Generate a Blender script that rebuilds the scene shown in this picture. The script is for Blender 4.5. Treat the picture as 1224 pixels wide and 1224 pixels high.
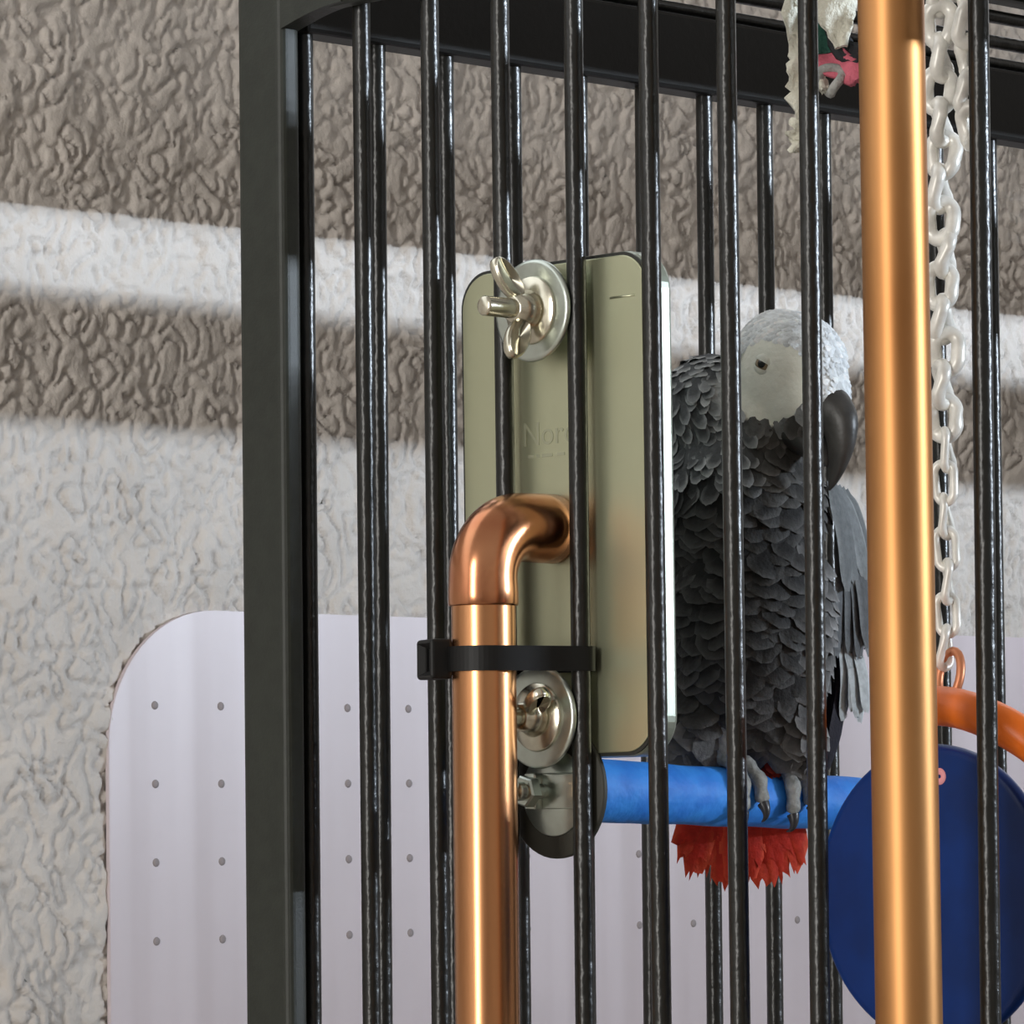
import bpy, bmesh, math, random
import numpy as np
from mathutils import Vector, Matrix, noise
from mathutils.bvhtree import BVHTree

for o in list(bpy.data.objects):
    bpy.data.objects.remove(o)
SC = bpy.context.scene
C = SC.collection
R = math.radians
random.seed(4)

# ------------------------------------------------------------------ camera
TH, PITCH, ROLL = R(45.5), R(2.0), 0.0106
fw = Vector((-math.sin(TH)*math.cos(PITCH), math.cos(TH)*math.cos(PITCH), math.sin(PITCH)))
rt = Vector((math.cos(TH), math.sin(TH), 0))
up = rt.cross(fw)
rt, up = (rt - ROLL*up).normalized(), (up + ROLL*rt).normalized()
cd = bpy.data.cameras.new('camera')
cam = bpy.data.objects.new('camera', cd); C.objects.link(cam)
M = Matrix((rt, up, -fw)).transposed().to_4x4()
M.translation = Vector((1.1324, -1.0135, 1.40))
cam.matrix_world = M
cd.sensor_width = 36; cd.lens = 5400/1224*36
cd.shift_y = (796-612)/1224
cd.clip_start = 0.02; cd.clip_end = 50
SC.camera = cam

# ------------------------------------------------------------------ light
w = bpy.data.worlds.new('world'); SC.world = w; w.use_nodes = True
bg = w.node_tree.nodes['Background']
bg.inputs[0].default_value = (1.0, 0.93, 0.86, 1); bg.inputs[1].default_value = 0.26

def area(name, loc, target, sx, sy, power, col):
    l = bpy.data.lights.new(name, 'AREA'); l.shape = 'RECTANGLE'; l.size = sx; l.size_y = sy
    l.energy = power; l.color = col
    o = bpy.data.objects.new(name, l); C.objects.link(o)
    d = Vector(target) - Vector(loc)
    o.location = loc; o.rotation_euler = d.to_track_quat('-Z', 'Y').to_euler()
    return o
# long low strip of bright daylight outside the side window (spread along y)
area('daylight_strip', (3.75, 2.2, 2.03), (-.25, 1.2, 1.58), 2.2, 0.014, 440, (0.76, 0.87, 1.0))
# tall window in the room behind the camera
area('window_daylight', (0.75, -3.0, 1.75), (0.2, 0, 1.5), 0.55, 1.7, 30, (1.0, 0.97, 0.92))
# broad soft sky light coming through the side window
area('sky_daylight', (3.25, 2.0, 2.40), (0.0, 0.2, 1.5), 2.2, 0.7, 16, (0.9, 0.95, 1.0))

vs = SC.view_settings
vs.view_transform = 'Standard'; vs.look = 'None'; vs.gamma = 1; vs.use_curve_mapping = False
vs.exposure = 0.55

# ------------------------------------------------------------------ helpers
def link(o, parent=None, label=None, cat=None, group=None, kind=None):
    C.objects.link(o)
    if parent: o.parent = parent
    if label: o['label'] = label
    if cat: o['category'] = cat
    if group: o['group'] = group
    if kind: o['kind'] = kind
    return o

def empty(name, loc, label, cat, group=None):
    o = bpy.data.objects.new(name, None); o.location = loc; o.empty_display_size = 0.01
    return link(o, None, label, cat, group)

class MB:
    def __init__(s): s.v = []; s.f = []; s.c = []
    def add(s, v, f, col=None):
        n = len(s.v); s.v += [tuple(p) for p in v]; s.f += [tuple(i+n for i in q) for q in f]
        if col is not None: s.c += col if isinstance(col, list) else [col]*len(v)
        return s
    def mesh(s, name, mat, smooth=True):
        me = bpy.data.meshes.new(name); me.from_pydata(s.v, [], s.f); me.update()
        if s.c and len(s.c) == len(s.v):
            a = me.color_attributes.new('col', 'FLOAT_COLOR', 'POINT')
            a.data.foreach_set('color', np.array([(c[0], c[1], c[2], 1) for c in s.c], 'f').ravel())
        if smooth: me.polygons.foreach_set('use_smooth', [True]*len(me.polygons))
        me.materials.append(mat)
        return me
    def build(s, name, mat, parent=None, smooth=True, **k):
        me = s.mesh(name, mat, smooth)
        o = bpy.data.objects.new(name, me)
        if parent is not None and k.get('local', False) is False and parent.type == 'EMPTY':
            o.location = -Vector(parent.location)
        k.pop('local', None)
        return link(o, parent, **k)

def frames(pts, closed=False):
    pts = [Vector(p) for p in pts]; n = len(pts); T = []
    for i in range(n):
        a = pts[(i-1) % n] if (closed or i) else pts[i]
        b = pts[(i+1) % n] if (closed or i < n-1) else pts[i]
        T.append((b-a).normalized())
    ref = Vector((0, 0, 1)) if abs(T[0].z) < .9 else Vector((1, 0, 0))
    N = [(ref - T[0]*ref.dot(T[0])).normalized()]
    for i in range(1, n):
        q = T[i-1].rotation_difference(T[i]); v = q @ N[-1]
        N.append((v - T[i]*v.dot(T[i])).normalized())
    return pts, T, N

def tube(pts, r, seg=16, closed=False, cap=True, sx=1, sy=1):
    pts, T, N = frames(pts, closed); n = len(pts)
    rr = r if isinstance(r, (list, tuple)) else [r]*n
    v = []; f = []
    for p, t, a, q in zip(pts, T, N, rr):
        b = t.cross(a)
        for k in range(seg):
            an = 2*math.pi*k/seg
            v.append(p + a*(q*sx*math.cos(an)) + b*(q*sy*math.sin(an)))
    m = n if closed else n-1
    for i in range(m):
        for k in range(seg):
            f.append((i*seg+k, i*seg+(k+1) % seg, ((i+1) % n)*seg+(k+1) % seg, ((i+1) % n)*seg+k))
    if cap and not closed:
        m0 = len(v); v += [q.copy() for q in v[:seg]]; f.append(tuple(m0+k for k in range(seg-1, -1, -1)))
        m1 = len(v); v += [q.copy() for q in v[(n-1)*seg:n*seg]]; f.append(tuple(m1+k for k in range(seg)))
    return v, f

def lathe(prof, axis_o, axis_d, seg=40):
    """prof: list of (distance along axis, radius)"""
    o = Vector(axis_o); d = Vector(axis_d).normalized()
    a = d.orthogonal().normalized(); b = d.cross(a); v = []; f = []
    for h, r in prof:
        for k in range(seg):
            an = 2*math.pi*k/seg
            v.append(o + d*h + (a*math.cos(an) + b*math.sin(an))*r)
    n = len(prof)
    for i in range(n-1):
        for k in range(seg):
            f.append((i*seg+k, i*seg+(k+1) % seg, (i+1)*seg+(k+1) % seg, (i+1)*seg+k))
    return v, f

def bbox(x0, x1, y0, y1, z0, z1, bev=0.0, seg=2):
    bm = bmesh.new(); bmesh.ops.create_cube(bm, size=1)
    for q in bm.verts:
        q.co = ((x0+x1)/2+q.co.x*(x1-x0), (y0+y1)/2+q.co.y*(y1-y0), (z0+z1)/2+q.co.z*(z1-z0))
    if bev: bmesh.ops.bevel(bm, geom=bm.edges[:], offset=bev, segments=seg, affect='EDGES', profile=.5)
    bm.verts.index_update()
    v = [q.co.copy() for q in bm.verts]; f = [tuple(q.index for q in p.verts) for p in bm.faces]
    bm.free(); return v, f

def rrect(x0, x1, z0, z1, r, n=10):
    P = []
    for cx, cz, a0 in ((x1-r, z1-r, 0), (x0+r, z1-r, 90), (x0+r, z0+r, 180), (x1-r, z0+r, 270)):
        for i in range(n+1):
            a = R(a0+90*i/n); P.append((cx+r*math.cos(a), cz+r*math.sin(a)))
    return P

def plate(outline, y0, y1, bev=0.0):
    """outline in (x,z); front at y0, back at y1; bevelled by insetting"""
    n = len(outline); cx = sum(p[0] for p in outline)/n; cz = sum(p[1] for p in outline)/n
    def ring(s, y):
        out = []
        for x, z in outline:
            d = Vector((x-cx, z-cz)); l = d.length
            d = d*((l-s)/l); out.append((cx+d.x, y, cz+d.y))
        return out
    if bev:
        steps = [(bev, y0), (bev*.3, y0+bev*.3), (0, y0+bev), (0, y1-bev), (bev*.3, y1-bev*.3), (bev, y1)]
    else: steps = [(0, y0), (0, y1)]
    v = []; f = []
    for s, y in steps: v += ring(s, y)
    for i in range(len(steps)-1):
        for k in range(n):
            f.append((i*n+k, i*n+(k+1) % n, (i+1)*n+(k+1) % n, (i+1)*n+k))
    f.append(tuple(range(n))); f.append(tuple(range((len(steps)-1)*n+n-1, (len(steps)-1)*n-1, -1)))
    return v, f

def mat(name, col, rough=.5, metal=0, bump=0, bscale=200, var=0, vscale=30, coat=0, col2=None,
        stretch=None, attr=False, spec=None, rvar=0, trans=0, alpha=None, sss=0):
    m = bpy.data.materials.new(name); m.use_nodes = True
    nt = m.node_tree; N = nt.nodes; L = nt.links; p = N['Principled BSDF']
    p.inputs['Base Color'].default_value = (*col, 1); p.inputs['Roughness'].default_value = rough
    p.inputs['Metallic'].default_value = metal; p.inputs['Coat Weight'].default_value = coat
    if spec is not None: p.inputs['Specular IOR Level'].default_value = spec
    if trans: p.inputs['Transmission Weight'].default_value = trans
    if alpha is not None: p.inputs['Alpha'].default_value = alpha
    if sss:
        p.inputs['Subsurface Weight'].default_value = sss; p.inputs['Subsurface Radius'].default_value = (.004, .003, .003)
    tc = N.new('ShaderNodeTexCoord'); mp = N.new('ShaderNodeMapping'); L.new(tc.outputs['Object'], mp.inputs[0])
    if stretch: mp.inputs['Scale'].default_value = stretch
    src = None
    if attr:
        a = N.new('ShaderNodeVertexColor'); a.layer_name = 'col'; src = a.outputs[0]
        L.new(src, p.inputs['Base Color'])
    if var or col2:
        n = N.new('ShaderNodeTexNoise'); n.inputs['Scale'].default_value = vscale; n.inputs['Detail'].default_value = 5
        L.new(mp.outputs[0], n.inputs['Vector'])
        rp = N.new('ShaderNodeValToRGB'); rp.color_ramp.elements[0].position = .35; rp.color_ramp.elements[1].position = .65
        c2 = col2 or tuple(min(1, c*(1-var)) for c in col)
        rp.color_ramp.elements[0].color = (*c2, 1); rp.color_ramp.elements[1].color = (*col, 1)
        L.new(n.outputs[0], rp.inputs[0])
        if attr:
            mx = N.new('ShaderNodeMix'); mx.data_type = 'RGBA'; mx.blend_type = 'MULTIPLY'; mx.inputs[0].default_value = 1
            L.new(src, mx.inputs[6]); L.new(rp.outputs[0], mx.inputs[7]); L.new(mx.outputs[2], p.inputs['Base Color'])
        else: L.new(rp.outputs[0], p.inputs['Base Color'])
        if rvar:
            mr = N.new('ShaderNodeMapRange'); mr.inputs[3].default_value = rough-rvar; mr.inputs[4].default_value = rough+rvar
            L.new(n.outputs[0], mr.inputs[0]); L.new(mr.outputs[0], p.inputs['Roughness'])
    if bump:
        n2 = N.new('ShaderNodeTexNoise'); n2.inputs['Scale'].default_value = bscale; n2.inputs['Detail'].default_value = 3
        L.new(mp.outputs[0], n2.inputs['Vector'])
        b = N.new('ShaderNodeBump'); b.inputs['Strength'].default_value = 1; b.inputs['Distance'].default_value = bump
        L.new(n2.outputs[0], b.inputs['Height']); L.new(b.outputs[0], p.inputs['Normal'])
    return m

MT = dict(
    wall=mat('stucco_paint', (.66, .61, .56), .75, bump=.0006, bscale=420, var=.10, vscale=25),
    floor=mat('floor_tile', (.42, .37, .32), .5, var=.2, vscale=6),
    bar=mat('black_powder_coat', (.010, .0105, .009), .30, bump=.0005, bscale=190, var=.3, vscale=120, spec=.45),
    rail=mat('matt_black_steel', (.007, .007, .0065), .5, spec=.25, bump=.0001, bscale=400),
    frame=mat('charcoal_powder_coat', (.026, .030, .024), .5, bump=.00008, bscale=900, var=.2, vscale=200, spec=.4),
    guard=mat('clear_vinyl', (.72, .63, .66), .35, var=.06, vscale=14, alpha=.86),
    stud=mat('vinyl_stud', (.34, .30, .30), .6, spec=.2),
    copper=mat('polished_copper', (.72, .37, .18), .26, 1, col2=(.58, .27, .12), vscale=16, stretch=(1, 1, .22), rvar=.05, bump=.00006, bscale=60),
    copper2=mat('tarnished_copper', (.52, .26, .10), .44, 1, col2=(.37, .16, .055), vscale=20, stretch=(1, 1, .3), rvar=.06, bump=.00006, bscale=60),
    elbow=mat('reddish_copper', (.70, .33, .17), .22, 1, col2=(.55, .22, .11), vscale=60, rvar=.06),
    steel=mat('brushed_steel', (.58, .60, .41), .36, .85, col2=(.54, .56, .39), vscale=40, stretch=(1, 1, .1)),  # olive reflection of the greenish wall put into the base colour
    rim=mat('pale_mirror_edge', (.30, .33, .27), .3, .4),
    gasket=mat('dark_gasket', (.02, .022, .018), .5),
    engr=mat('engraving', (.40, .41, .29), .5, .6),
    zinc=mat('zinc_plate', (.60, .66, .60), .28, .9, var=.12, vscale=200),
    brass=mat('yellow_zinc', (.74, .71, .58), .24, .95, var=.15, vscale=300),
    dark=mat('dark_rubber', (.035, .034, .025), .6),
    nylon=mat('black_nylon', (.006, .006, .006), .5, spec=.3),
    blue=mat('blue_paint', (.045, .33, 1.0), .6, col2=(.025, .23, .85), vscale=110, bump=.0012, bscale=130),
    disc=mat('navy_plastic', (.0015, .028, .165), .35, var=.25, vscale=60, spec=.3),
    orange=mat('orange_plastic', (1.0, .20, .012), .35),
    pinkdot=mat('pink_hole', (.85, .35, .38), .5),
    chain=mat('pale_nickel', (.88, .86, .80), .36, .15, var=.2, vscale=200),
    rust=mat('coppery_link', (.66, .26, .13), .4, .5),
    cloth=mat('cream_cotton', (.80, .78, .66), .9, bump=.001, bscale=600, var=.15, vscale=200),
    green=mat('green_felt', (.04, .15, .11), .85, bump=.0005, bscale=900, var=.2, vscale=200),
    pink=mat('pink_felt', (.72, .16, .22), .85, bump=.0005, bscale=900, var=.2, vscale=200),
    black=mat('black_felt', (.02, .022, .025), .85, bump=.0005, bscale=900),
    greyrope=mat('grey_cord', (.40, .40, .38), .9, bump=.0008, bscale=700, var=.2, vscale=300),
    feather=mat('grey_feather', (1, 1, 1), .75, attr=True, var=.22, vscale=420, bump=.0004, bscale=700, spec=.3),
    skin=mat('parrot_skin', (1, 1, 1), .7, attr=True, var=.05, vscale=300, bump=.0003, bscale=500, spec=.3),
    beak=mat('black_beak', (.028, .027, .026), .42, col2=(.05, .048, .045), vscale=120, bump=.0002, bscale=300),
    foot=mat('grey_scaly_skin', (.36, .37, .36), .6, col2=(.22, .23, .22), vscale=400, bump=.0006, bscale=500),
    claw=mat('dark_claw', (.03, .03, .035), .35),
    iris=mat('eye_iris', (.30, .24, .15), .15),
    pupil=mat('eye_pupil', (.004, .004, .004), .05),
    lid=mat('pale_eyelid', (.86, .89, .80), .6, var=.1, vscale=500, bump=.0002, bscale=700),
)

# ------------------------------------------------------------------ setting
def stucco_wall():
    XW = -.25; y0, y1, z0, z1 = -.02, .90, 1.26, 1.83; st = .0013
    ny = int((y1-y0)/st); nz = int((z1-z0)/st)
    ys = np.linspace(y0, y1, ny); zs = np.linspace(z0, z1, nz)
    v = []
    nf = noise.noise
    for z in zs:
        for y in ys:
            edge = min(1, (y-y0)*25, (y1-y)*25, (z-z0)*25, (z1-z)*25)
            wx = .004*nf((y*60, z*60, 9.3)); wz = .004*nf((y*60+40, z*60, 2.1))
            n = nf(((y+wx)*185, (z+wz)*135, 1.7)); n2 = nf((y*420, z*420, 5.5)); n3 = nf((y*45, z*45, 7.7))
            h = min(1, abs(n)*4.0)
            h = h*h*(3-2*h)
            d = .0032*h*(.5+.6*max(0, n3+.35)) + .0006*n2 + .0008*n3
            if y > .1200 and z < 1.4855 and (y > .1735 or z < 1.432 or (y-.1735)**2+(z-1.432)**2 < .0536**2): d *= .3
            v.append((XW + d*max(0, edge), float(y), float(z)))
    f = [(j*ny+i, j*ny+i+1, (j+1)*ny+i+1, (j+1)*ny+i) for j in range(nz-1) for i in range(ny-1)]
    m = MB().add(v, f)
    Y0, Y1, Z0, Z1 = -4.0, 4.0, 0, 2.7
    q = lambda a, b, c, d: m.add([(XW, a, c), (XW, b, c), (XW, b, d), (XW, a, d)], [(0, 1, 2, 3)])
    q(Y0, Y1, Z0, z0); q(Y0, Y1, z1, Z1); q(Y0, y0, z0, z1); q(y1, Y1, z0, z1)
    m.build('wall_left', MT['wall'], kind='structure')
stucco_wall()
MB().add(*bbox(-.25, 4.2, -4, 4, -.05, 0)).build('floor', MT['floor'], smooth=False, kind='structure')
MB().add(*bbox(3.35, 3.43, -4, 4, 0, 1.985)).build('wall_right_unseen', MT['wall'], smooth=False, kind='structure')  # unseen wall added for its top edge, which fades daylight low on the stucco

# ------------------------------------------------------------------ plastic wall guard
g = empty('wall_guard', (-.246, .4, 1.0), 'clear frosted plastic sheet with rounded corner and dots, covering lower textured wall', 'plastic sheet')
def guard():
    y0, y1, z0, z1, r = .1185, 1.25, .55, 1.487, .055
    P = []
    for i in range(17):
        a = R(180-90*i/16); P.append((y0+r+r*math.cos(a), z1-r+r*math.sin(a)))
    for i in range(17):
        a = R(90-90*i/16); P.append((y1-r+r*math.cos(a), z1-r+r*math.sin(a)))
    P += [(y1, z0), (y0, z0)]
    v, f = plate([(p[0], p[1]) for p in P], 0, .0022, .0004)
    v = [(-.2486+yy, xx, zz) for xx, yy, zz in v]
    MB().add(v, f).build('sheet', MT['guard'], g, smooth=False)
    sv, sf = lathe([(0, .0018), (.0003, .0017), (.0006, .0010), (.0006, .0001)], (0, 0, 0), (1, 0, 0), 10)
    me = MB().add(sv, sf).mesh('stud', MT['stud'])
    for i in range(15):
        for j in range(4):
            o = bpy.data.objects.new('stud', me)
            o.location = Vector((-.2465, .1423+.0345*i, 1.4485-.0312*j)) - g.location
            link(o, g)
guard()

# ------------------------------------------------------------------ bird cage
cage = empty('bird_cage', (0, 0, 0), 'tall black metal bird cage with vertical bars and charcoal corner post', 'cage')
W, D = .605, 1.26
ZB, RB = .62, .0031
def bar_mesh(z0, z1):
    n = 24; pts = [(0, 0, z0+(z1-z0)*i/(n-1)) for i in range(n)]
    return MB().add(*tube(pts, RB, 14)).mesh('bar', MT['bar'])
bm_front = bar_mesh(ZB, 1.69); bm_right = bar_mesh(ZB, 1.735)
def bar(x, y, me=bm_front):
    o = bpy.data.objects.new('bar', me); o.location = (x, y, 0)
    o.rotation_euler = (R(random.uniform(-.12, .12)), R(random.uniform(-.12, .12)), random.random()*6)
    # keep the bar where it stands at eye height
    o.location = Vector((x, y, 0)) - (o.rotation_euler.to_matrix() @ Vector((0, 0, 1.5)) - Vector((0, 0, 1.5)))
    link(o, cage)
for k in range(1, 18): bar(.033*k, 0)
for k in range(0, 38): bar(0, .033*k+.0037)
for k in range(0, 38): bar(W-.006, .033*k+.0037, bm_right)
for k in range(1, 18): bar(.033*k, D)
def part(name, box, m='frame', bev=.003, seg=5):
    MB().add(*bbox(*box, bev, seg)).build(name, MT[m], cage, smooth=False)
for x0, x1, y0, y1 in ((-.0167, .0067, -.0125, -.0035), (W-.0067, W+.0167, -.0125, -.0035), (-.0167, .0067, D+.004, D+.016), (W-.0067, W+.0167, D+.004, D+.016)):
    part('corner_post', (x0, x1, y0, y1, 0, 1.742))
# front header with a rounded gusset in the inner corners
hd = MB().add(*bbox(.0067, W-.0067, -.0120, -.0035, 1.6715, 1.701, .002, 2))
for s, xx in ((1, .0060), (-1, W-.0060)):
    pr = [(xx, 1.667)] + [(xx+s*(.030*(i/8)), 1.667+.0050*math.sin(math.pi/2*i/8)) for i in range(9)] + [(xx+s*.03, 1.68), (xx, 1.68)]
    hd.add(*plate(pr, -.0122, -.0045))
hd.build('front_header', MT['frame'], cage, smooth=False)
part('side_rail', (-.007, .006, .0, D, 1.6674, 1.6955), 'rail', .0015, 2)
part('side_rail', (W-.012, W+.001, .0, D, 1.662, 1.701), 'rail', .0015, 2)
part('top_rail', (W-.012, W+.001, .0, D, 1.727, 1.862), 'rail', .0015, 2)  # unseen rail added to block daylight and keep the stucco's upper band dark
part('back_rail', (0, W, D-.006, D+.006, 1.662, 1.701), 'rail', .0015, 2)
part('top_rail', (-.010, .004, -.004, D, 1.7245, 1.744), 'rail', .0015, 2)
for z, r, x in ((1.6992, .0022, -.002), (1.7078, .0027, -.003), (1.7182, .0027, -.004)):
    MB().add(*tube([(x, 0, z), (x, D*.5, z), (x, D, z)], r, 12)).build('top_rod', MT['bar'], cage)
for box in ((0, W, -.010, .004, ZB-.03, ZB), (0, W, D-.006, D+.006, ZB-.03, ZB), (-.007, .006, 0, D, ZB-.03, ZB), (W-.012, W+.001, 0, D, ZB-.03, ZB)):
    part('bottom_rail', box)
part('tray', (.006, W-.012, .006, D-.006, ZB-.05, ZB-.03))

# ------------------------------------------------------------------ mirror with steel back, bolted through the bars
XC = .1162
mir = empty('mirror', (XC, .011, 1.50), 'upright steel-backed mirror with rounded corners, held to the bars by wing nuts', 'mirror')
mir.rotation_euler = (0, R(-.3), 0)
mx0, mx1, mz0, mz1 = .0730, .1585, 1.4205, 1.5800
MB().add(*plate(rrect(mx0, mx1, mz0, mz1, .0125), .0068, .0160, .0012)).build('rim', MT['rim'], mir, smooth=False)
MB().add(*plate(rrect(mx0+.0004, mx1-.0004, mz0+.0004, mz1-.0004, .0122), .0061, .0069)).build('gasket', MT['gasket'], mir, smooth=False)
bp = MB().add(*plate(rrect(mx0+.0014, mx1-.0012, mz0+.0014, mz1-.0014, .0115), .0056, .0062, .0003)).build('back_plate', MT['steel'], mir, smooth=False)
bp['label'] = 'brushed steel back plate with an olive reflection in its colour'
MB().add(*bbox(.1415, .1525, .00548, .0058, 1.5650, 1.5657)).build('crease', MT['steel'], mir)
def text(s, size, x, y, z, parent, name, m):
    cu = bpy.data.curves.new(name, 'FONT'); cu.body = s; cu.size = size; cu.extrude = .00006; cu.offset = -.00002
    t = bpy.data.objects.new(name, cu); C.objects.link(t)
    bpy.context.view_layer.update()
    me = bpy.data.meshes.new_from_object(t.evaluated_get(bpy.context.evaluated_depsgraph_get()))
    bpy.data.objects.remove(t)
    me.materials.clear(); me.materials.append(m)
    o = bpy.data.objects.new(name, me); o.rotation_euler = (R(90), 0, 0)
    o.location = Vector((x, y, z)) - parent.location
    return link(o, parent)
text('Nord', .0108, .1015, .0055, 1.5212, mir, 'engraved_word', MT['engr'])
dl = MB()
for i, (a, b) in enumerate(((.104, .1068), (.1078, .1092), (.1102, .1150), (.1172, .1205))):
    dl.add(*bbox(a, b, .00545, .0056, 1.5172, 1.5182))
dl.build('engraved_line', MT['engr'], mir, smooth=False)
def wing_bolt(z, yaw):
    b = empty('bolt_anchor', (0, 0, 0), None, None)
    C.objects.unlink(b); bpy.data.objects.remove(b)
    x = XC+.0008
    # threaded shank
    prof = [(0, .0001), (0, .0026), (.0006, .0031)]
    h = .0008
    while h < .024: prof += [(h, .0032), (h+.0005, .0029)]; h += .001
    prof += [(.030, .0031)]
    bo = MB().add(*lathe(prof, (x, -.0265, z), (0, 1, 0), 20)).build('bolt', MT['brass'], mir)
    def sub(mb, name, m, smooth=True):
        me = mb.mesh(name, m, smooth); o = bpy.data.objects.new(name, me); link(o, bo); return o
    # big fender washer, slightly dished
    sub(MB().add(*lathe([(-.0002, .0035), (-.0006, .0090), (-.0010, .0150), (-.0008, .0161), (.0002, .0164), (.0008, .0160), (.0006, .0120), (.0008, .0035), (-.0002, .0035)], (x, -.0042, z), (0, 1, 0), 56)), 'washer', MT['zinc'])
    sub(MB().add(*lathe([(-.0008, .0034), (-.0009, .0105), (-.0001, .0110), (.0004, .0105)], (x, -.0051, z), (0, 1, 0), 48)), 'inner_washer', MT['brass'])
    # wing nut: hub + two wings
    sub(MB().add(*lathe([(0, .0030), (0, .0042), (.004, .0050), (.0068, .0064), (.0074, .0060), (.0075, .003)], (x, -.0137, z), (0, 1, 0), 28)), 'wing_nut_hub', MT['brass'])
    for s in (1, -1):
        out = []
        for i in range(25):
            a = 2*math.pi*i/24
            out.append((.0098+.0070*math.cos(a), .0050*math.sin(a)+.0030*math.cos(a)))
        v, f = plate(out[:-1], -.0017, .0017, .0009)
        mtx = Matrix.Translation((x, -.0125, z)) @ Matrix.Rotation(yaw, 4, 'Y') @ Matrix.Rotation(0 if s > 0 else math.pi, 4, 'Y') @ Matrix(((0, 1, 0, 0), (0, 0, 1, 0), (1, 0, 0, 0), (0, 0, 0, 1)))
        # local: outline x -> radial (z), outline z -> axial (-y)
        vv = [mtx @ Vector((p[0], p[1]*1.0, -p[2]-.001)) for p in v]
        sub(MB().add(vv, f), 'wing', MT['brass'])
wing_bolt(1.5630, R(-12))
wing_bolt(1.4336, R(62))

# ------------------------------------------------------------------ blue perch with its hardware
pc = empty('perch', (XC, .0065, 1.4105), 'rough bright blue perch dowel bolted to the cage bars below the mirror', 'perch')
PA, PB = Vector((.1157, .0064, 1.4110)), Vector((.1157, .235, 1.4022))
def perch_pt(t): return PA.lerp(PB, t)
pts = []; rr = []
for i in range(60):
    t = i/59; p = perch_pt(t); pts.append(p); rr.append((.0104-.0022*t)*(1+.035*noise.noise((t*14, 1, 2)))*(.9 if i in (0, 59) else 1))
MB().add(*tube(pts, rr, 28)).build('dowel', MT['blue'], pc)
MB().add(*lathe([(0, .0001), (0, .0212), (.0004, .0217), (.0018, .0217), (.0022, .0212), (.0022, .001)], (.1157, .0041, 1.4104), (0, 1, 0), 48)).build('backing_disc', MT['dark'], pc)
MB().add(*lathe([(0, .003), (0, .0136), (.0003, .0139), (.0008, .0139), (.001, .003)], (.1157, .0032, 1.4097), (0, 1, 0), 48)).build('washer', MT['zinc'], pc)
br = MB().add(*bbox(.1085, .1285, .0008, .0028, 1.4045, 1.4160, .0006))
br.add(*bbox(.1085, .1135, -.0026, .0014, 1.4045, 1.4160, .0006))
br.build('bracket', MT['zinc'], pc)
bo = MB().add(*lathe([(0, .0001), (.0003, .0026), (.001, .003), (.012, .003)], (.1118, -.0098, 1.4102), (0, 1, 0), 18)).build('bolt', MT['zinc'], pc)
MB().add(*lathe([(0, .003), (0, .0046), (.0006, .0052), (.0040, .0052), (.0042, .003)], (.1118, -.0068, 1.4102), (0, 1, 0), 6)).build('nut', MT['zinc'], bo, smooth=False, local=True)

# ------------------------------------------------------------------ copper pipes
PX, PY, PR = .1157, -.0267, .01015
cp = empty('copper_pipe', (PX, PY, .62), 'copper pipe with elbow bending through the bars into the cage', 'pipe')
MB().add(*tube([(PX, PY, .62), (PX, PY, .9), (PX, PY, 1.2), (PX, PY, 1.478)], PR, 40)).build('pipe', MT['copper'], cp)
ER, EB, EZ = .0111, .0165, 1.4938
el = []
for z in (1.4683, 1.4684, 1.4690, 1.4730): el.append((PX, PY, z))
for i in range(15):
    a = R(180-90*i/14); el.append((PX, PY+EB+EB*math.cos(a), EZ-EB+EB*math.sin(a)))
el += [(PX, -.002, EZ), (PX, .0044, EZ), (PX, .0048, EZ)]
er = [PR, ER-.0003, ER, ER] + [ER-.0002]*15 + [ER, ER, PR]
e = MB().add(*tube(el, er, 44)).build('elbow', MT['elbow'], cp)
e['label'] = 'reddish copper elbow fitting'
MB().add(*tube([(PX, .003, EZ), (PX, .0052, EZ)], PR, 32)).build('stub', MT['elbow'], cp)

c2 = empty('copper_pipe', (.2905, -.0245, .62), 'long straight copper pipe standing upright in front of the hanging chain', 'pipe')
MB().add(*tube([(.2905, -.0245, .62), (.2870, -.0226, 1.0), (.28365, -.0210, 1.353), (.2806, -.0196, 1.68), (.2800, -.0193, 1.75)], .0097, 40)).build('pipe', MT['copper2'], c2)

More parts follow.
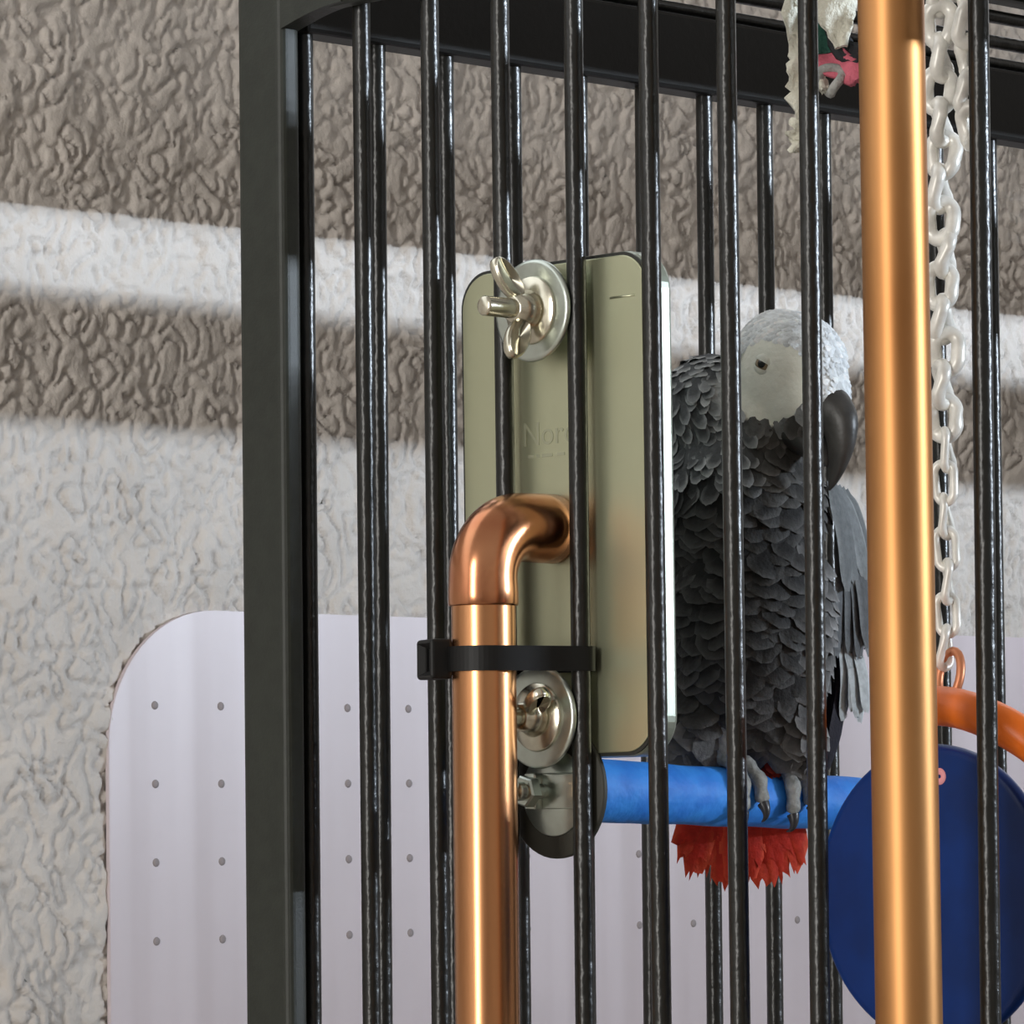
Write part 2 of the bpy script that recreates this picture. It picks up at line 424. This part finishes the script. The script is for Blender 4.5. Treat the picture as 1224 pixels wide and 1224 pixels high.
# ------------------------------------------------------------------ cable tie
zt = empty('cable_tie', (PX, PY, 1.452), 'black nylon cable tie strapping the elbow pipe to the bars', 'cable tie')
def hull(P):
    P = sorted(set(P))
    def half(P):
        h = []
        for p in P:
            while len(h) > 1 and (h[-1][0]-h[-2][0])*(p[1]-h[-2][1])-(h[-1][1]-h[-2][1])*(p[0]-h[-2][0]) <= 0: h.pop()
            h.append(p)
        return h[:-1]
    return half(P)+half(P[::-1])
def strap(off):
    P = []
    for cx, cy, r in ((PX, PY, PR), (.132, 0, RB), (.099, 0, RB)):
        for i in range(48):
            a = 2*math.pi*i/48; P.append((round(cx+(r+off)*math.cos(a), 6), round(cy+(r+off)*math.sin(a), 6)))
    return hull(P)
def ribbon(o1, o2, z0, z1):
    # resample both hulls on equal angle about the centroid
    A = strap(o1); n = len(A); cx = sum(p[0] for p in A)/n; cy = sum(p[1] for p in A)/n
    v = []; f = []
    for i, p in enumerate(A):
        a, b = A[i-1], A[(i+1) % n]; t = Vector((b[0]-a[0], b[1]-a[1])).normalized(); nn = Vector((t.y, -t.x))
        if nn.dot(Vector((p[0]-cx, p[1]-cy))) < 0: nn = -nn
        q = Vector(p)+nn*(o2-o1)
        zz = .0012*math.sin(i*.4)*0
        v += [(p[0], p[1], z0), (q.x, q.y, z0), (q.x, q.y, z1), (p[0], p[1], z1)]
    for i in range(n):
        j = (i+1) % n
        for k in range(4): f.append((i*4+k, i*4+(k+1) % 4, j*4+(k+1) % 4, j*4+k))
    return v, f
MB().add(*ribbon(.0003, .0016, 1.4478, 1.4556)).build('strap', MT['nylon'], zt, smooth=False)
def tie_head():
    hx, hz = .0066, .0063
    bm = bmesh.new(); bmesh.ops.create_cube(bm, size=1)
    for q in bm.verts: q.co = (q.co.x*2*hx, q.co.y*.0075, q.co.z*2*hz)
    bmesh.ops.bevel(bm, geom=bm.edges[:], offset=.0012, segments=3, affect='EDGES', profile=.5)
    bm.faces.ensure_lookup_table()
    for ax in ('y', 'x'):
        fc = max(bm.faces, key=lambda f: -f.normal[1]*f.calc_area() if ax == 'y' else -f.normal[0]*f.calc_area())
        r = bmesh.ops.inset_region(bm, faces=[fc], thickness=.0026 if ax == 'y' else .0018)
        bmesh.ops.translate(bm, verts=list(fc.verts), vec=(0, .0035, 0) if ax == 'y' else (.003, 0, 0))
    bm.verts.index_update()
    v = [q.co.copy() for q in bm.verts]; f = [tuple(q.index for q in p.verts) for p in bm.faces]; bm.free()
    mt = Matrix.Translation((.1035, -.0365, 1.4518)) @ Matrix.Rotation(R(-22), 4, 'Z')
    MB().add([mt @ p for p in v], f).build('tie_head', MT['nylon'], zt, smooth=False)
tie_head()

# ------------------------------------------------------------------ hanging chain, blue disc toy, orange ring
def link_mesh(L, Wd, r, twist, m):
    pts = []; n = 36; s = (L-Wd)/2; rad = Wd/2-r
    for i in range(n):
        a = 2*math.pi*i/n; z = rad*math.sin(a) + (s if math.sin(a) >= 0 else -s); x = rad*math.cos(a)
        tw = twist*z/(L/2); pts.append((x*math.cos(tw), x*math.sin(tw), z))
    return MB().add(*tube(pts, r, 10, closed=True)).mesh('chain_link', m)
def chain(name, p0, p1, n, label, L, Wd, r, twist, m, yaw0=.5, step=math.pi/2, tail=None):
    p0, p1 = Vector(p0), Vector(p1); t = empty(name, p1, label, 'chain')
    me = link_mesh(L, Wd, r, twist, m)
    for i in range(n):
        o = bpy.data.objects.new('chain_link', me); q = p0.lerp(p1, (i+.5)/n)
        q += Vector((.0008*math.sin(i*1.9), .0008*math.cos(i*2.3), 0))
        o.location = q-p1; o.rotation_euler = (R(5*math.sin(i*2.1)), R(6*math.cos(i*1.7)), yaw0+i*step+.15*math.sin(i*1.3)); link(o, t)
        if tail and i >= n-tail: o.data = me2
    return t
me2 = link_mesh(.0150, .0088, .00135, R(25), MT['chain'])
chain('hanging_chain', (.2390, .052, 1.690), (.2388, .052, 1.4475), 24, 'pale twisted metal chain holding the blue disc toy', .0164, .0122, .0023, R(40), MT['chain'], tail=7)
chain('hanging_chain', (.2500, .052, 1.690), (.2512, .052, 1.6065), 8, 'short pale chain end dangling beside the longer hanging chain', .0164, .0112, .0023, R(40), MT['chain'], yaw0=1.4)
lk = MB().add(*tube([(.2395+.0042*math.cos(a), .052+.003*math.sin(a)*.6, 1.4440+.0075*math.sin(a)) for a in [2*math.pi*i/24 for i in range(24)]], .0014, 10, closed=True)).build('connecting_link', MT['rust'], label='small copper-coloured link joining the chain to the orange ring', cat='link')
# orange ring, tilted
rg = []
U = rt*.75 - up*.66; V = (rt*.66 + up*.75)*.43 - fw*.90
RC = Vector((.2570, .0560, 1.4050))
for i in range(64):
    a = 2*math.pi*i/64; rg.append(RC + U*(.040*math.cos(a)) + V*(.040*math.sin(a)))
MB().add(*tube(rg, .0060, 20, closed=True)).build('plastic_ring', MT['orange'], label='glossy orange plastic ring hanging behind the blue disc', cat='ring')
dk = empty('disc_toy', (.2375, .045, 1.331), 'round navy blue plastic disc toy hanging from the chain', 'bird toy')
DCc = (.2375, .0440, 1.3770)
MB().add(*lathe([(0, .0001), (0, .0430), (0, .0446), (.0004, .0453), (.0012, .0458), (.0023, .0460), (.0036, .0458), (.0044, .0453), (.0048, .0446), (.0048, .0430), (.0048, .0001)], DCc, (0, 1, 0), 96)).build('disc', MT['disc'], dk)
MB().add(*lathe([(0, .0006), (-.0004, .0014), (-.0004, .0024), (.0004, .0028)], (.2415, .0440, 1.4130), (0, 1, 0), 20)).build('hole_ring', MT['pinkdot'], dk)

# ------------------------------------------------------------------ ragged cloth toy near the cage top
ct = empty('cloth_toy', (.150, .10, 1.70), 'ragged toy of frayed cream cotton with green and pink felt strips', 'bird toy')
def ragged(path, widths, thick, name, m, jag=.25, seed=1, twist=0.):
    rnd = random.Random(seed); pts = [Vector(p) for p in path]
    # resample
    P = []; Wd = []
    for i in range(len(pts)-1):
        for k in range(5):
            t = k/5; P.append(pts[i].lerp(pts[i+1], t)); Wd.append(widths[i]*(1-t)+widths[i+1]*t)
    P.append(pts[-1]); Wd.append(widths[-1])
    v = []; f = []; cols = 4
    for i, p in enumerate(P):
        t = (P[min(i+1, len(P)-1)]-P[max(i-1, 0)]).normalized()
        s = t.cross(Vector((-.7, .7, 0))).normalized(); nn = s.cross(t)
        for c in range(cols+1):
            u = c/cols*2-1
            wl = Wd[i]*(1+(rnd.uniform(-jag, jag) if c in (0, cols) else 0))
            q = p + s*(u*wl/2) + nn*(.0015*math.sin(u*3+i*.7+seed))
            v += [q-nn*thick/2, q+nn*thick/2]
    n = cols+1; idx = lambda i, c, k: (i*n+c)*2+k
    for i in range(len(P)-1):
        for c in range(cols):
            f.append((idx(i, c, 0), idx(i, c+1, 0), idx(i+1, c+1, 0), idx(i+1, c, 0)))
            f.append((idx(i, c, 1), idx(i+1, c, 1), idx(i+1, c+1, 1), idx(i, c+1, 1)))
        f.append((idx(i, 0, 0), idx(i+1, 0, 0), idx(i+1, 0, 1), idx(i, 0, 1)))
        f.append((idx(i, cols, 0), idx(i, cols, 1), idx(i+1, cols, 1), idx(i+1, cols, 0)))
    for i in (0, len(P)-1):
        for c in range(cols): f.append((idx(i, c, 0), idx(i, c, 1), idx(i, c+1, 1), idx(i, c+1, 0)))
    MB().add(v, f).build(name, m, ct)
y = .10
ragged([(.1375, y, 1.700), (.1375, y, 1.668), (.1385, y, 1.655), (.1385, y, 1.648), (.1385, y, 1.640), (.1400, y, 1.632), (.1395, y, 1.625)], [.0085, .0080, .0065, .0080, .0080, .0045, .0060], .0022, 'frayed_strip', MT['cloth'], .35, 3)
ragged([(.1400, y-.001, 1.632), (.1385, y-.001, 1.626), (.1355, y-.001, 1.6215)], [.0065, .0070, .0030], .002, 'frayed_end', MT['cloth'], .5, 5)
ragged([(.1330, y, 1.676), (.1375, y, 1.669)], [.006, .004], .002, 'frayed_strip', MT['cloth'], .5, 8)
ragged([(.1590, y-.006, 1.705), (.1598, y-.007, 1.672), (.1610, y-.007, 1.662), (.1622, y-.006, 1.6525)], [.020, .018, .012, .004], .003, 'cotton_flap', MT['cloth'], .1, 6)
ragged([(.1475, y-.003, 1.690), (.1490, y-.003, 1.668), (.1515, y-.003, 1.652)], [.012, .013, .008], .002, 'green_strip', MT['green'], .1, 7)
ragged([(.1530, y-.001, 1.664), (.1590, y-.001, 1.652), (.1660, y-.001, 1.650)], [.007, .008, .006], .002, 'black_strip', MT['black'], .1, 9)
ragged([(.1445, y-.002, 1.655), (.1530, y-.002, 1.650), (.1640, y-.002, 1.6445), (.168, y-.002, 1.643)], [.0085, .0105, .0085, .006], .0024, 'pink_strip', MT['pink'], .12, 10)
MB().add(*tube([(.1555+.0042*math.cos(a), y-.004+.002*math.sin(a*2), 1.6425+.0042*math.sin(a)) for a in [2*math.pi*i/24 for i in range(24)]], .0016, 8, closed=True)).build('cord_loop', MT['greyrope'], ct)
ragged([(.1470, y-.004, 1.6485), (.1500, y-.004, 1.6440), (.1530, y-.004, 1.6390)], [.004, .0045, .003], .003, 'frayed_end', MT['cloth'], .4, 12)

# ------------------------------------------------------------------ the grey parrot
OB = Vector((.1157, .0985, 1.4165)); mm = .001
par = empty('parrot', OB, 'grey parrot with pale face, black beak and red tail, perched on the blue perch', 'parrot')
BETA = R(-35); cb, sb = math.cos(BETA), math.sin(BETA)               # breast turned off the perch axis
def B(f, l, z): return Vector((OB.x+(f*cb-l*sb)*mm, OB.y+(f*sb+l*cb)*mm, OB.z+z*mm))     # forward, left, up
def toB(p):
    q = (p-OB)/mm; return Vector((q.x*cb+q.y*sb, -q.x*sb+q.y*cb, q.z))
HC = (10, 11, 133)
HW = B(*HC)
YAW = R(-3)
def Hd(f, l, z):                                                     # head frame
    c, s = math.cos(YAW), math.sin(YAW)
    return HW + Vector((f*c-l*s, f*s+l*c, z))*mm
def ell(mb, c, r, rot=(0, 0, 0)):
    bm = bmesh.new(); bmesh.ops.create_icosphere(bm, subdivisions=3, radius=1)
    from mathutils import Euler
    Rm = Euler([R(a) for a in rot]).to_matrix()
    bm.verts.index_update()
    v = [B(*(Vector(c) + Rm @ Vector((q.co.x*r[0], q.co.y*r[1], q.co.z*r[2])))) for q in bm.verts]
    f = [tuple(q.index for q in p.verts) for p in bm.faces]; bm.free(); mb.add(v, f)
def parrot_body():
    mb = MB()
    hr = math.degrees(YAW-BETA)
    def hel(f, l, z, r):
        q = toB(Hd(f, l, z)); ell(mb, q, r, (0, 0, hr))
    ell(mb, (-3, -1, 47), (28, 28.5, 47), (0, 6, 0))     # belly and torso
    ell(mb, (-5, -3, 86), (27, 28.5, 34), (0, 8, 0))     # breast
    ell(mb, (-8, -12, 118), (19, 18.5, 22), (0, 10, 0))    # hunched nape
    ell(mb, (0, 2, 113), (18, 18, 21))                   # throat
    hel(0, 0, 0, (22, 17.5, 20))                         # head
    hel(7, 0, -9, (17, 14, 15))                          # cheeks
    hel(-4, 0, 4, (16, 15.5, 17))
    ell(mb, (-16, -1, 22), (17, 17, 22), (0, 22, 0))     # vent
    ell(mb, (2, -20, 15), (11, 12, 15))                  # right thigh
    ell(mb, (3, 12, 16), (11, 10, 15))                   # left thigh
    me = mb.mesh('tmp', MT['skin']); o = bpy.data.objects.new('tmp', me); C.objects.link(o)
    rm = o.modifiers.new('r', 'REMESH'); rm.mode = 'VOXEL'; rm.voxel_size = .0013
    sm = o.modifiers.new('s', 'SMOOTH'); sm.factor = .5; sm.iterations = 10
    bpy.context.view_layer.update()
    ev = o.evaluated_get(bpy.context.evaluated_depsgraph_get())
    m2 = bpy.data.meshes.new_from_object(ev); bpy.data.objects.remove(o)
    return m2
bmesh_body = parrot_body()
def sstep(a, b, x):
    t = max(0, min(1, (x-a)/(b-a))); return t*t*(3-2*t)
def mixc(a, b, t): return tuple(p*(1-t)+q*t for p, q in zip(a, b))
def region(p):
    """returns base colour, edge colour, feather size (mm), kind for a point on the body"""
    q = toB(p); h = (p-HW)/mm
    c, s = math.cos(YAW), math.sin(YAW)
    f, l, z = h.x*c+h.y*s, -h.x*s+h.y*c, h.z
    # bare face patch on both sides of the head
    face = ((f-4.5)/15.5)**2 + ((z+5.0)/14.0)**2
    if abs(l) > 5 and face < 1 and f > -11: return (.96, .98, .88), None, 0, 'face'
    headness = sstep(-20, -12, z+.35*f) if f > -16 else 0
    headness *= sstep(-20, -10, f)*(1-sstep(5, 11, f)*sstep(-11, -16, z))
    body = (.012, .012, .012); bodyE = (.095, .095, .093)
    nape = (.12, .13, .14); napeE = (.72, .76, .78)
    crown = (.82, .87, .90); crownE = (.88, .92, .94)
    nq = sstep(88, 106, q.z)*sstep(4, -9, q.y)
    base = mixc(body, nape, nq); edge = mixc(bodyE, napeE, nq)
    thr = sstep(88, 104, q.z)*sstep(-9, -2, q.y); base = mixc(base, (.065, .064, .060), thr); edge = mixc(edge, (.17, .168, .16), thr)
    low = sstep(50, 5, q.z); base = mixc(base, (.045, .044, .044), low); edge = mixc(edge, (.12, .115, .11), low)
    th_ = sstep(20, 10, q.z)*sstep(-10, -18, q.y); base = mixc(base, (.13, .125, .12), th_); edge = mixc(edge, (.26, .25, .24), th_)
    side = sstep(8, 24, q.y)*sstep(100, 70, q.z); edge = mixc(edge, (.34, .34, .34), side); base = mixc(base, (.11, .11, .11), side*.8)
    base = mixc(base, crown, headness); edge = mixc(edge, crownE, headness)
    size = 10.5 - 3.2*nq; size = size*(1-headness)+2.9*headness
    size -= 3.5*sstep(90, 112, q.z)*(1-headness)*(1-nq)
    return base, edge, max(2.8, size), 'plume'
cols = []
for vtx in bmesh_body.vertices:
    b, e, s, k = region(vtx.co); cols.append(b)
at = bmesh_body.color_attributes.new('col', 'FLOAT_COLOR', 'POINT')
at.data.foreach_set('color', np.array([(*c, 1) for c in cols], 'f').ravel())
bmesh_body.materials.clear(); bmesh_body.materials.append(MT['skin'])
bmesh_body.polygons.foreach_set('use_smooth', [True]*len(bmesh_body.polygons))
bo = bpy.data.objects.new('body', bmesh_body); bo.location = -OB; link(bo, par)
bvh = BVHTree.FromPolygons([v.co for v in bmesh_body.vertices], [tuple(p.vertices) for p in bmesh_body.polygons])

def feather(mb, root, t, n, L, Wd, base, edge, lift=.12, curl=.10, rnd=random, wild=0.):
    s = t.cross(n).normalized(); rows = ((0, .35), (.30, .85), (.62, 1.0), (.86, .88), (1.0, .50)); v = []; c = []
    yaw = rnd.uniform(-.22, .22)*(1+2*wild); L *= 1+wild*rnd.uniform(-.25, .6); edge = mixc(base, edge, 1-.75*wild*rnd.random()); lift *= 1+wild*rnd.uniform(-1, 2); t = (t+s*yaw).normalized(); s = t.cross(n).normalized()
    br = rnd.uniform(.78, 1.22)
    for u, wd in rows:
        for j in (-1, -.5, 0, .5, 1):
            uu = u - .10*abs(j)*u
            p = root + t*(L*uu) + s*(Wd*.5*wd*j) + n*(L*lift*u*u*.9 - Wd*curl*abs(j)**2 + L*.05)
            v.append(p)
            k = max(sstep(.72, 1.0, u), .8*sstep(.55, 1, abs(j))*sstep(.2, .7, u))
            if u < .2: k = 0
            c.append(tuple(min(1, x*br) for x in mixc(base, edge, k)))
    f = []
    for i in range(4):
        for j in range(4): f.append((i*5+j, i*5+j+1, (i+1)*5+j+1, (i+1)*5+j))
    mb.add(v, f, c)

def plumage():
    rnd = random.Random(11); me = bmesh_body; me.calc_loop_triangles()
    tri = [(t.vertices[:], t.area) for t in me.loop_triangles]
    cum = np.cumsum([a for _, a in tri]); tot = cum[-1]
    mb = MB(); pos = np.zeros((0, 3)); N = 0; buf = np.zeros((9000, 3)); rad = np.zeros(9000)
    for it in range(34000):
        i = int(np.searchsorted(cum, rnd.random()*tot)); vs_ = [me.vertices[k].co for k in tri[min(i, len(tri)-1)][0]]
        a, b = rnd.random(), rnd.random()
        if a+b > 1: a, b = 1-a, 1-b
        p = vs_[0] + (vs_[1]-vs_[0])*a + (vs_[2]-vs_[0])*b
        base, edge, size, kind = region(p)
        if kind != 'plume': continue
        r = size*mm*.40
        if N:
            d = ((buf[:N]-np.array(p))**2).sum(1)
            if (d < (np.minimum(r, rad[:N]))**2).any(): continue
        n = bvh.find_nearest(p)[1]
        q = toB(p)
        if size < 6.0: fl = Vector((-1, .0, -.45)) if q.z > HC[2]-6 else Vector((-.35, 0, -1))
        else: fl = Vector((-.15, 0, -1))
        if q.y < -6 and q.z > 90: fl = Vector((.20, .10, -1))
        t = fl - n*fl.dot(n)
        if t.length < .15: t = Vector((-1, 0, -.1)) - n*Vector((-1, 0, -.1)).dot(n)
        t.normalize()
        if (p + t*size*mm - Vector(PA)).length < 0: continue
        buf[N] = p; rad[N] = r; N += 1
        ww = .68 if (q.y < -4 and q.z > 92 and n.z < .45) else 1.3 if size > 8.5 else 1.0 if size > 6 else .85
        feather(mb, p - t*size*mm*.3, t, n, size*mm*1.05, size*mm*ww, base, edge, rnd=rnd, wild=0 if n.z > .45 else .8 if ww < .7 else .35 if size > 6 else 0, lift=.02 if n.z > .45 else .12)
        if N >= 8999: break
    o = mb.build('plumage', MT['feather'], par, kind='stuff')
    return N
plumage()

def loft(secs, seg=20):
    """secs: (centre, dirA, dirB, ra, rb) rings"""
    v = []; f = []
    for c, A, Bv, ra, rb in secs:
        for k in range(seg):
            a = 2*math.pi*k/seg; v.append(c + A*(ra*math.cos(a)) + Bv*(rb*math.sin(a)))
    for i in range(len(secs)-1):
        for k in range(seg): f.append((i*seg+k, i*seg+(k+1) % seg, (i+1)*seg+(k+1) % seg, (i+1)*seg+k))
    f.append(tuple(range(seg-1, -1, -1))); f.append(tuple((len(secs)-1)*seg+k for k in range(seg)))
    return v, f
def beak(P, name):
    lat = (Hd(0, 1, 0)-Hd(0, 0, 0)).normalized(); S = []
    # dense interpolation
    Q = []
    for i in range(len(P)-1):
        for k in range(4):
            t = k/4; Q.append(tuple(a*(1-t)+b*t for a, b in zip(P[i], P[i+1])))
    Q.append(P[-1])
    for _ in range(2):
        Q = [Q[0]] + [tuple((a+2*b+c)/4 for a, b, c in zip(Q[i-1], Q[i], Q[i+1])) for i in range(1, len(Q)-1)] + [Q[-1]]
    C3 = [Hd(q[0], 0, q[1]) for q in Q]
    for i, q in enumerate(Q):
        t = (C3[min(i+1, len(Q)-1)]-C3[max(i-1, 0)]).normalized(); n = lat.cross(t)
        S.append((C3[i], lat, n, q[2]*mm, q[3]*mm))
    return MB().add(*loft(S, 22)).build(name, MT['beak'], par)
beak([(5, -14, 9.6, 9.0), (11, -13.5, 9.0, 9.2), (16, -13.5, 8.0, 9.0), (20, -15.5, 6.8, 8.2), (23.5, -19, 5.4, 7.0), (24.0, -26, 3.9, 5.4), (22, -33, 2.5, 3.6), (19.5, -38.5, 1.3, 1.8), (18, -41, .3, .4)], 'upper_beak')
beak([(3, -20, 9.4, 6.0), (10, -24.5, 8.2, 5.8), (15.5, -28.5, 5.0, 4.2), (18, -31.5, 3.6, 2.4), (19, -33, 2.2, .9)], 'lower_beak')

def eye(side):
    # eyeball centre just under the surface of the head
    d = Hd(4.6, side*30, .8); c0 = Hd(4.6, 0, .8); dr = (c0-d).normalized()
    hit = bvh.ray_cast(d, dr); p, n = hit[0], hit[1]
    fwd = (Hd(1, 0, 0)-Hd(0, 0, 0)).normalized()
    n = (n*.5 + (d-c0).normalized()*.5 + fwd*.30).normalized(); c = p - n*.0023
    t = (fwd - n*fwd.dot(n)).normalized(); b = n.cross(t)
    if b.z < 0: b = -b
    ca, sa = math.cos(R(28)), math.sin(R(28)); t, b = t*ca - b*sa, b*ca + t*sa      # slit slants down towards the beak
    r = .0034
    v = []; f = []
    def cap(r, a0, a1, m, name, parent, loc=True):
        prof = [(math.cos(R(a0+(a1-a0)*i/10))*r, max(1e-5, math.sin(R(a0+(a1-a0)*i/10))*r)) for i in range(11)]
        return MB().add(*lathe(prof, c, n, 28)).build(name, m, parent)
    e = cap(r, 0, 120, MT['iris'], 'eye', par)
    me = MB().add(*lathe([(math.cos(R(a))*(r+.0001), max(1e-5, math.sin(R(a))*(r+.0001))) for a in range(0, 27, 3)], c+OB*0, n, 24)).mesh('pupil', MT['pupil'])
    o = bpy.data.objects.new('pupil', me); link(o, e)
    # lids: spherical bands above and below, tilted
    for s, a0, nm in ((1, 12, 'upper_lid'), (-1, 27, 'lower_lid')):
        vv = []; ff = []; nn = 18; mmn = 6
        for i in range(nn+1):
            th = math.pi*i/nn
            for j in range(mmn+1):
                ph = R(a0) + (R(100)-R(a0))*j/mmn
                # direction: rotate from n towards +-b by ph, spread along t by th
                el_ = ph*math.sin(th)*1.0
                x = math.cos(th)
                dirv = (t*x + (n*math.cos(ph)+b*s*math.sin(ph))*math.sin(th)).normalized()
                vv.append(c + dirv*(r+.0006-.0003*(j == 0)))
        for i in range(nn):
            for j in range(mmn): ff.append((i*(mmn+1)+j, (i+1)*(mmn+1)+j, (i+1)*(mmn+1)+j+1, i*(mmn+1)+j+1))
        m2 = MB().add(vv, ff).mesh(nm, MT['lid']); o = bpy.data.objects.new(nm, m2); link(o, e)
eye(-1); eye(1)

# long feathers: wings and tail, every quill a part of its own wing / tail
def quill(mb, root, tip, nrm, Wd, base, edge, ragged_tip=0, bend=.0, rnd=random):
    root, tip = Vector(root), Vector(tip); t = tip-root; L = t.length; t.normalize()
    n = (nrm - t*nrm.dot(t)).normalized(); s = t.cross(n); rows = 12; v = []; c = []
    for i in range(rows+1):
        u = i/rows; wd = Wd*(.35+.65*sstep(0, .25, u))*(1 if u < .72 else math.sqrt(max(.02, 1-((u-.72)/.29)**2)))
        for k, j in enumerate((-1, -.5, 0, .5, 1)):
            rg_ = ragged_tip*rnd.uniform(-1, 1) if u > .6 else 0
            p = root + t*(L*(u+rg_*.10)) + s*(wd*.5*j) + n*(bend*L*math.sin(math.pi*u) - Wd*.10*j*j)
            v.append(p - n*.00015); c.append(mixc(base, edge, max(.9*sstep(.8, 1, abs(j)), .5*sstep(.85, 1, u))))
    f = [(i*5+j, i*5+j+1, (i+1)*5+j+1, (i+1)*5+j) for i in range(rows) for j in range(4)]
    mb.add(v, f, c)
def wing(side):
    wg = bpy.data.objects.new('wing', None); wg.location = (0, 0, 0); link(wg, par)
    out = B(10, side*12, 1)-B(0, 0, 0); out.normalize()
    rnd = random.Random(5+side)
    specs = []
    for i in range(7):      # dark primaries, swept down and in
        u = i/6
        specs.append(((-14-4*u, side*(35-2*u), 52-6*u), (-10-12*u, side*(26+4*u), 1+9*u), 9, (.020, .018, .030), (.05, .045, .06), 'primary'))
    for i in range(5):      # pale under-wing fluff
        u = i/4
        specs.append(((-8-3*u, side*(33+5*u), 46-2*u), (-8-3*u, side*(33+10*u), 17+3*u), 8, (.50, .53, .54), (.66, .70, .70), 'pale_plume'))
    for i in range(6):
        u = i/5
        specs.append(((0-9*u, side*(30+8*u), 84-2*u), (-3-8*u, side*(32+12*u), 37+3*u), 10, (.13, .14, .15), (.32, .34, .35), 'covert'))
    for i in range(5):
        u = i/4
        specs.append(((3-11*u, side*(27+8*u), 97-2*u), (1-12*u, side*(34+10*u), 64+3*u), 10, (.22, .24, .25), (.44, .47, .48), 'covert'))
    for a, b, wd, c0, c1, nm in specs:
        b = (b[0]+rnd.uniform(-2, 2), b[1]+side*rnd.uniform(-2.5, 2.5), b[2]+rnd.uniform(-4, 4)); k_ = rnd.uniform(.7, 1.15)
        c0 = tuple(x*k_ for x in c0); c1 = mixc(c0, tuple(x*k_ for x in c1), .7)
        mb = MB(); quill(mb, B(*a), B(*b), out, wd*mm, c0, c1, .2, .05, rnd)
        me = mb.mesh(nm, MT['feather']); o = bpy.data.objects.new(nm, me); o.location = -OB; link(o, wg)
wing(1); wing(-1)
tl = bpy.data.objects.new('tail', None); link(tl, par)
rnd = random.Random(2)
for i in range(13):
    u = i/12*2-1
    a = B(-19, u*8, 8+2*abs(u)); b = B(-20-2*abs(u)+rnd.uniform(-1, 1), u*21, -37+7*u*u+rnd.uniform(-2, 2))
    mb = MB(); quill(mb, a, b, B(.8, 0, .4)-B(0, 0, 0), 10.5*mm, (.56, .028, .014), (.78, .10, .04), .9, .03, rnd)
    me = mb.mesh('tail_feather', MT['feather']); o = bpy.data.objects.new('tail_feather', me); o.location = -OB; link(o, tl)
# some frayed red down between the legs
mb = MB()
for i in range(26):
    l = rnd.uniform(-9, 9); z = rnd.uniform(-2, 7); f0 = rnd.uniform(0, 4)
    feather(mb, B(f0, l, z+3), Vector((.2, rnd.uniform(-.3, .3), -1)).normalized(), (B(1, 0, .1)-B(0, 0, 0)).normalized(), 7*mm, 4.5*mm, (.28, .02, .016), (.45, .05, .03), rnd=rnd)
mb.build('vent_plumes', MT['feather'], par, kind='stuff')

# feet: toes wrapped round the perch
def perch_at(y):
    t = (y-PA.y)/(PB.y-PA.y); p = PA.lerp(PB, t); return p, .0104-.0022*t
def foot(yc, spread):
    ft = bpy.data.objects.new('foot', None); link(ft, par)
    def add(pts, rr, name, m, seg=12):
        o = bpy.data.objects.new(name, MB().add(*tube(pts, rr, seg)).mesh(name, m)); o.location = -OB; link(o, ft)
    c, r = perch_at(yc)
    top = Vector((c.x+.001, yc, c.z+r))
    add([top+Vector((-.001, 0, .013)), top+Vector((-.0005, 0, .008)), top+Vector((0, 0, .0035)), top+Vector((.001, 0, .001))], [.0052, .0046, .0042, .0036], 'shank', MT['foot'])
    for sgn, y1, a1, rad0 in ((1, -spread, 112, .0031), (1, spread, 98, .0031), (-1, -spread*.9, 95, .0027), (-1, spread*.9, 80, .0027)):
        pts = []; rr = []; n = 14; kn = 3.2
        for i in range(n+1):
            u = i/n; yy = yc + y1*(.25+.75*min(1, u*1.6)); cc, r = perch_at(yy); a = R(sgn*(4+(a1-4)*u))
            rad = rad0*(1-.28*u)*(1+.10*math.cos(u*kn*2*math.pi))
            rq = r*1.02 + rad*.95
            pts.append(Vector((cc.x+rq*math.sin(a), yy, cc.z+rq*math.cos(a)))); rr.append(rad)
        rr[-1] *= .8
        add(pts, rr, 'toe', MT['foot'])
        # claw curling off the toe end
        cl = []; cr = []
        for i in range(8):
            u = i/7; a = R(sgn*(a1+2+26*u)); rq = r*1.02 + .0030 + .0022*math.sin(math.pi*u*.8); yy = yc+y1*(1+.10*u)
            cl.append(Vector((c.x+rq*math.sin(a), yy, c.z+rq*math.cos(a)))); cr.append(.0019*(1-u)+.0002)
        add(cl, cr, 'claw', MT['claw'], 10)
foot(.0840, .0045)
foot(.1085, .0042)
